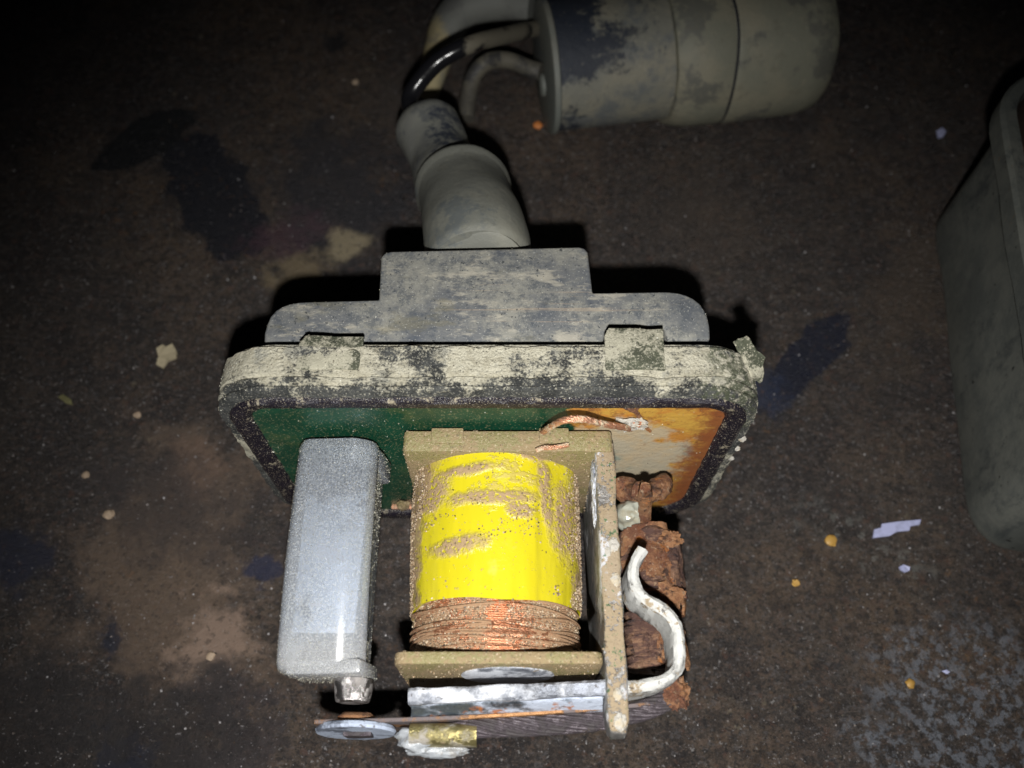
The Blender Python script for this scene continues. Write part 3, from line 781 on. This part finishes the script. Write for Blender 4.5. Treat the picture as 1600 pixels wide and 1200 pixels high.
# ---------------- twisted copper lead
def twisted(name, pts, r, n=3, tw=.55, mat=LEAD):
    bp = spline(pts, 10); frm = frames(bp); bm = bmesh.new()
    for s in range(n):
        ph = 2*math.pi*s/n
        tube(bm, [p + (nn*math.cos(ph+i*tw)*r + b*math.sin(ph+i*tw)*r) for i, (p, (t, nn, b)) in enumerate(zip(bp, frm))], r*.85, 7)
    return obj(name, bm, mat, relay, stuff=True)
twisted('lead_wire', [at(848, 675, y=3.46), at(858, 668, y=3.36), at(880, 657, y=3.30), at(910, 655, y=3.30), at(940, 662, y=3.34), at(975, 668, y=3.42), at(985, 670, y=3.50)], .018, 5, .35)
twisted('lead_wire', [at(838, 704, h=7.80), at(850, 700, h=7.78), at(868, 699, h=7.78), at(888, 695, h=7.80)], .014, 4)
lumps('solder_joint', [(at(984, 663, y=3.50), (.15, .05, .09), .5, 4, 4, 3)], CRUST, relay)

# ---------------- corroded parts right of the yoke
bm = bmesh.new()
tube(bm, spline([at(962, 752, y=3.30), at(985, 768, y=3.2), at(1005, 772, y=3.1), at(1030, 765, y=3.2), at(1042, 748, y=3.40)], 6), lambda t: (.12+.02*math.sin(t*9))*max(.12, math.sin(math.pi*(.08+.88*t)))**.45, 20, jitter=.05)
rough(bm, .05, 5); rough(bm, .02, 14)
obj('rusted_bridge', bm, RUST, relay)
bm = bmesh.new()
tube(bm, spline([at(1008, 762, y=3.0), at(1008, 790, y=2.95), at(1004, 822, y=2.85)], 6), .065, 10, jitter=.15); rough(bm, .02, 8)
obj('rusted_post', bm, RUST, relay)
bm = bmesh.new(); lump(bm, at(984, 806, y=2.95), (.15, .16, .24), .3, 1.6, 4, 3)
obj('milky_bead', bm, MILK, relay)
bm = bmesh.new()
y0, y1 = 1.42, 2.80; N = 90; prof = []
for i in range(N+1):
    t = i/N; prof.append((t*(y1-y0), .28 + .012*math.sin(i*1.1) + .018*math.sin(i*.31)+ (.03 if t > .62 else 0) - (.05 if .42 < t < .52 else 0)))
lathe(bm, (1.38, y0, CAMH-8.98), (.03, 1, 0), prof, 64); rough(bm, .05, 2.6); rough(bm, .02, 7)
obj('rusted_resistor', bm, RUSTD, relay)
def flaky(cx, cz, r, y0, y1, a0, a1, seed, mat, name='rust_flake'):
    bm = bmesh.new(); na, ny = 26, 30; g_ = []
    for j in range(ny+1):
        y = y0+(y1-y0)*j/ny; row = []
        for k in range(na+1):
            a = R(a0+(a1-a0)*k/na); rr_ = r*(1+.10*noise.noise(Vector((a*3, y*5, seed)))+.05*noise.noise(Vector((a*9, y*13, seed))))
            row.append(bm.verts.new((cx+rr_*math.cos(a), y, cz+rr_*math.sin(a))))
        g_.append(row)
    for j in range(ny):
        for k in range(na):
            e = min(j, ny-1-j)/ny*2, min(k, na-1-k)/na*2
            if min(e)*1.6 + .75*noise.noise(Vector((k*.22, j*.2, seed*3))) > .12:
                bm.faces.new((g_[j][k], g_[j][k+1], g_[j+1][k+1], g_[j+1][k]))
    bmesh.ops.delete(bm, geom=[v for v in bm.verts if not v.link_faces], context='VERTS')
    bmesh.ops.solidify(bm, geom=bm.faces[:], thickness=.025)
    obj(name, bm, mat, relay, sharp=50)
for q in ((.315, 2.25, 2.84, 20, 150, 1.3, RUST), (.33, 1.95, 2.45, -5, 80, 4.1, RUST), (.30, 1.5, 2.05, 30, 140, 7.7, RUSTD), (.345, 2.1, 2.7, -20, 60, 11.2, RUSTD), (.32, 1.42, 1.8, 10, 90, 15.5, RUST)):
    flaky(1.38, CAMH-8.98, q[0], q[1], q[2], q[3], q[4], q[5], q[6])
for p, q, h in ((1047, 842, 8.62), (1050, 928, 8.64)):
    lumps('rust_flake', [(at(p, q, h=h), (.11, .07, .035), .6, 3, 4, p)], RUST, relay)
for p, q, h in ((1020, 1015, 8.75), (1024, 1030, 8.8), (1014, 1000, 8.7)): lumps('dark_flake', [(at(p, q, h=h), (.045, .10, .05), .7, 3, 4, p)], RUSTD, relay)
lumps('white_crust', [(at(p, q, y=3.55), (r, r*.7, r), .5, 4, 3, p) for p, q, r in ((1160, 686, .035), (1152, 701, .03), (1142, 716, .03), (1134, 724, .02))], CRUST, rim)
# copper pad edge at the bottom of the board
bm = bmesh.new(); box(bm, -1.45, -1.0, 3.50, 3.56, .50, .53, .005); obj('copper_edge', bm, LEAD, relay)
bm = bmesh.new(); lump(bm, at(630, 790, y=3.45), (.07, .05, .10), .4, 4, 3, 0); obj('solder_joint', bm, BOB, relay)

# ---------------- loose sand and dust lying on the relay
scatter([tape], 'sand_on_tape', GR, 9000, .004, .013, coil, lambda p, n: (1 if abs(n.x) > .88 + .3*clump(p, 4) else .25 if clump(p, 3, 4) > .18 + .5*(p.y < 2.4) else .012))
scatter([wind], 'sand_on_winding', GR, 11000, .005, .013, coil, lambda p, n: 1 if clump(p*1, 4, 2) > -.12 else .10)
scatter([fr_, fb_, yoke], 'sand_on_frame', GR, 6500, .004, .010, relay, lambda p, n: 0 if n.z < .4 and p.x > .75 and p.y < 3.2 else 1 if clump(p, 3, 7) > -.1 else .25)
scatter([sh]+lips, 'dust_on_sleeve', GRD, 6500, .0025, .006, cover, lambda p, n: 1 if p.y > 2.4 or p.y < 1.6 else .35)
scatter([rim, seal, pcb]+tabs, 'dust_on_rim', GRD, 13000, .003, .009, relay, lambda p, n: .05 if n.y < -.6 else (1 if clump(p, 3, 1) > -.1 else .3))
scatter([hou], 'dust_on_housing', GRD, 2500, .003, .007, relay)

# ================================================================== CANISTER
ca = Vector((.52, 10.30, .98)); ax = Vector((1, .16, 0)).normalized()
can = empty('canister', (ca.x, ca.y, 0), 'dusty black cylindrical canister with a wide ribbed sleeve lying behind the relay', 'canister')
bm = bmesh.new()
lathe(bm, ca, ax, [(.03, .92), (.06, .945), (1.75, .955), (1.9, .96)], 72); rough(bm, .012, 1.5)
obj('body', bm, CAN, can)
bm = bmesh.new()
lathe(bm, ca, ax, [(1.72, .95), (1.74, 1.02), (1.85, 1.07), (2.05, 1.10), (2.52, 1.12), (2.56, 1.105), (2.60, 1.12), (2.66, 1.13), (3.72, 1.12), (3.98, 1.07), (4.12, .95), (4.16, .7)], 72); rough(bm, .02, 1.3)
slv = obj('sleeve', bm, CANR, can)
bm = bmesh.new()
pr = ca + ax*2.56
tube(bm, [pr + (Vector((0, 0, 1))*math.cos(a)+ax.cross(Vector((0, 0, 1)))*math.sin(a))*(1.112+.008*math.sin(5*a)) + ax*(.03*math.sin(3*a)) for a in [2*math.pi*i/80 for i in range(81)]], .022, 6, False)
obj('groove_band', bm, flat('black_groove_dirt', (.012, .013, .018)), slv)
bm = bmesh.new()
lathe(bm, ca, ax, [(-.06, .05), (-.06, .90), (-.04, .97), (.03, .985), (.05, .96)], 64)
cap = obj('end_cap', bm, CAP, can)
bm = bmesh.new(); lathe(bm, ca-ax*.06+Vector((0, -.25, -.1)), -ax, [(-.02, .17), (.02, .17), (.05, .13)], 24)
obj('plug', bm, CAP, cap)

# ================================================================== CABLES behind the relay
bm = bmesh.new()
cp = [Vector((-1.18, 8.30, 1.9)), at(640, 160, h=8.85), at(655, 128, h=8.72), at(690, 92, h=8.5), at(740, 68, h=8.45), at(790, 55, h=8.85), at(835, 45, h=9.4), at(850, 44, h=9.55)]
tube(bm, spline(cp, 12), .118, 20)
c0 = at(690, 92, h=CAMH)
tag(obj('cable', bm, CAB, loc=(-.6, 9.5, 0)), 'glossy black cable arching from the rubber boot to the canister cap', 'cable', 'cables between boot and canister')
bm = bmesh.new()
cp = [at(728, 185, h=10.1), at(732, 150, h=10.0), at(742, 116, h=9.85), at(765, 96, h=9.7), at(795, 94, h=9.6), at(825, 106, h=9.6), at(845, 112, h=9.6)]
tube(bm, spline(cp, 10), .125, 16); rough(bm, .012, 4)
tag(obj('cable', bm, GCAB, loc=(-.2, 9.8, 0)), 'short dusty grey cable curving in a hook below the glossy black one', 'cable', 'cables between boot and canister')
bm = bmesh.new()
cp = [at(668, 150, h=10.3), at(682, 95, h=10.1), at(700, 40, h=9.9), at(735, 8, h=9.8), at(790, 0, h=9.75), at(838, 8, h=9.7)]
tube(bm, spline(cp, 10), lambda t: .20+.20*min(1, t*1.6), 28, squash=.8); rough(bm, .02, 2)
tag(obj('rubber_sleeve', bm, SLV, loc=(-.3, 10.6, 0)), 'thick grey rubber sleeve with a yellowish patch bent behind the glossy black cable', 'sleeve')

# ================================================================== OPEN METAL COVER at the right
A_, B_ = Vector((5.60, 3.16)), Vector((6.28, 8.45))
u = (B_-A_).normalized(); v_ = Vector((u.y, -u.x)); Lc = (B_-A_).length; Wc = 3.6
cov = empty('relay_cover', (7.5, 5.5, 0), 'dark grey open topped metal cover standing on the floor at right edge', 'cover')
def cl(ins, z, r):
    return [Vector((A_.x, A_.y, z)) + Vector((u.x*a+v_.x*b, u.y*a+v_.y*b, 0)) for a, b in rrect(ins, Lc-ins, ins, Wc-ins, max(r-ins, .1), 10, 12)]
def loft(bm, loops, caps):
    Ls = [[bm.verts.new(p) for p in l] for l in loops]; n_ = len(Ls[0])
    for a, b in zip(Ls, Ls[1:]):
        for k in range(n_): bm.faces.new((a[k], a[(k+1) % n_], b[(k+1) % n_], b[k]))
    if caps: bm.faces.new(Ls[0][::-1])
bm = bmesh.new()
H = 2.25
loft(bm, [cl(.16, .01, .6), cl(.05, .05, .6), cl(.0, .18, .6), cl(.0, 1.2, .6), cl(.0, 1.9, .6), cl(.0, H-.1, .6), cl(-.20, H-.02, .7), cl(-.25, H+.04, .7), cl(-.25, H+.30, .7), cl(-.20, H+.34, .7), cl(-.06, H+.33, .7), cl(.03, H, .6)], True)
rough(bm, .03, .9)
obj('shell', bm, COV, cov)
bm = bmesh.new()
loft(bm, [cl(.09, .2, .6), cl(.07, 1.2, .6), cl(.055, H, .6), cl(-.04, H+.30, .6)], True)
obj('inner_wall', bm, COVI, cov)

# ================================================================== DEBRIS on the floor
def flake(px_pts, hgt, mat, label, cat='paint flake', name='paint_flake', group=None):
    P = [at(a, b, h=CAMH) for a, b in px_pts]; c = sum(P, Vector())/len(P)
    bm = bmesh.new()
    prism(bm, [Vector((p.x, p.y, .012+.3*hgt*(i % 3))) for i, p in enumerate(P)], Vector((0, 0, hgt)), 0)
    return tag(obj(name, bm, mat, loc=(c.x, c.y, 0), sharp=20), label, cat, group)
LAV = flat('lavender_paint', (.42, .44, .66), .5)
flake([(1362, 842), (1364, 829), (1374, 827), (1376, 820), (1400, 817), (1436, 814), (1435, 821), (1420, 824), (1418, 831), (1400, 832), (1388, 839)], .03, LAV, 'large pale lavender paint flake on the floor beside the dark metal cover', group='pale paint flakes')
flake([(1403, 887), (1409, 884), (1419, 888), (1419, 893), (1412, 896), (1404, 892)], .03, LAV, 'small pale lavender paint flake just below the large one', group='pale paint flakes')
flake([(1470, 1049), (1477, 1047), (1482, 1051), (1478, 1054)], .02, LAV, 'tiny lavender paint flake above the mottled grey patch at bottom right', group='pale paint flakes')
flake([(1462, 207), (1470, 203), (1476, 209), (1472, 216), (1464, 218)], .03, LAV, 'small pale flake alone in the dark upper right floor', group='pale paint flakes')
BEI = flat('beige_chip', (.42, .36, .24), .7)
flake([(246, 572), (250, 560), (247, 548), (256, 541), (262, 545), (272, 541), (278, 552), (277, 562), (265, 567), (256, 577)], .04, BEI, 'ragged beige mortar chip on the dark floor left of the relay', 'mortar chip', 'mortar_chip')
flake([(92, 622), (100, 618), (113, 626), (115, 634), (105, 632)], .02, flat('olive_chip', (.16, .15, .07)), 'faint olive chip on the floor left of the beige one', 'chip', 'floor_chip')
def seed_(px, py, r, mat, label, g, name='grain', cat='grain'):
    c = at(px, py, h=CAMH); bm = bmesh.new(); lump(bm, (c.x, c.y, r*.45), (r, r, r*.6), .35, 3, 2, px)
    tag(obj(name, bm, mat, loc=(c.x, c.y, 0)), label, cat, g)
OCH = flat('ochre_grain', (.45, .26, .06), .5)
seed_(1296, 846, .075, OCH, 'largest ochre grain left of the lavender paint flake', 'ochre grains')
seed_(1243, 911, .05, OCH, 'smaller ochre grain below and left of the largest one', 'ochre grains')
seed_(1421, 1069, .06, OCH, 'ochre grain near the mottled grey patch at bottom right', 'ochre grains')
PEB = flat('tan_pebble', (.36, .27, .19), .7)
for px, py, r, lab in ((172, 805, .07, 'tan pebble on the floor at left below the brown smear'), (135, 743, .05, 'tiny tan pebble above the left blue stain'), (330, 1026, .055, 'cream pebble beside the pale brown patch at lower left'), (216, 649, .05, 'tan pebble just below the beige mortar chip'), (555, 130, .06, 'tan pebble left of the black cable'), (840, 198, .07, 'rusty orange crumb against the foot of the canister cap')):
    seed_(px, py, r, PEB if px != 840 else flat('orange_crumb', (.5, .17, .04)), lab, 'pebbles on the floor', 'pebble', 'pebble')
bm = bmesh.new()
for i in range(12000):
    px = random.uniform(-60, 1660); py = random.uniform(-60, 1260)
    p = at(px, py, h=CAMH)
    if clump(p, .9, 3) < random.uniform(-.5, .3): continue
    r = .005 + .016*random.random()**6
    grains(bm, Vector((p.x, p.y, r*.4)), r)
g = obj('floor_grit', bm, GRF, stuff=True); tag(g, 'fine loose grit scattered over the concrete floor', 'grit')
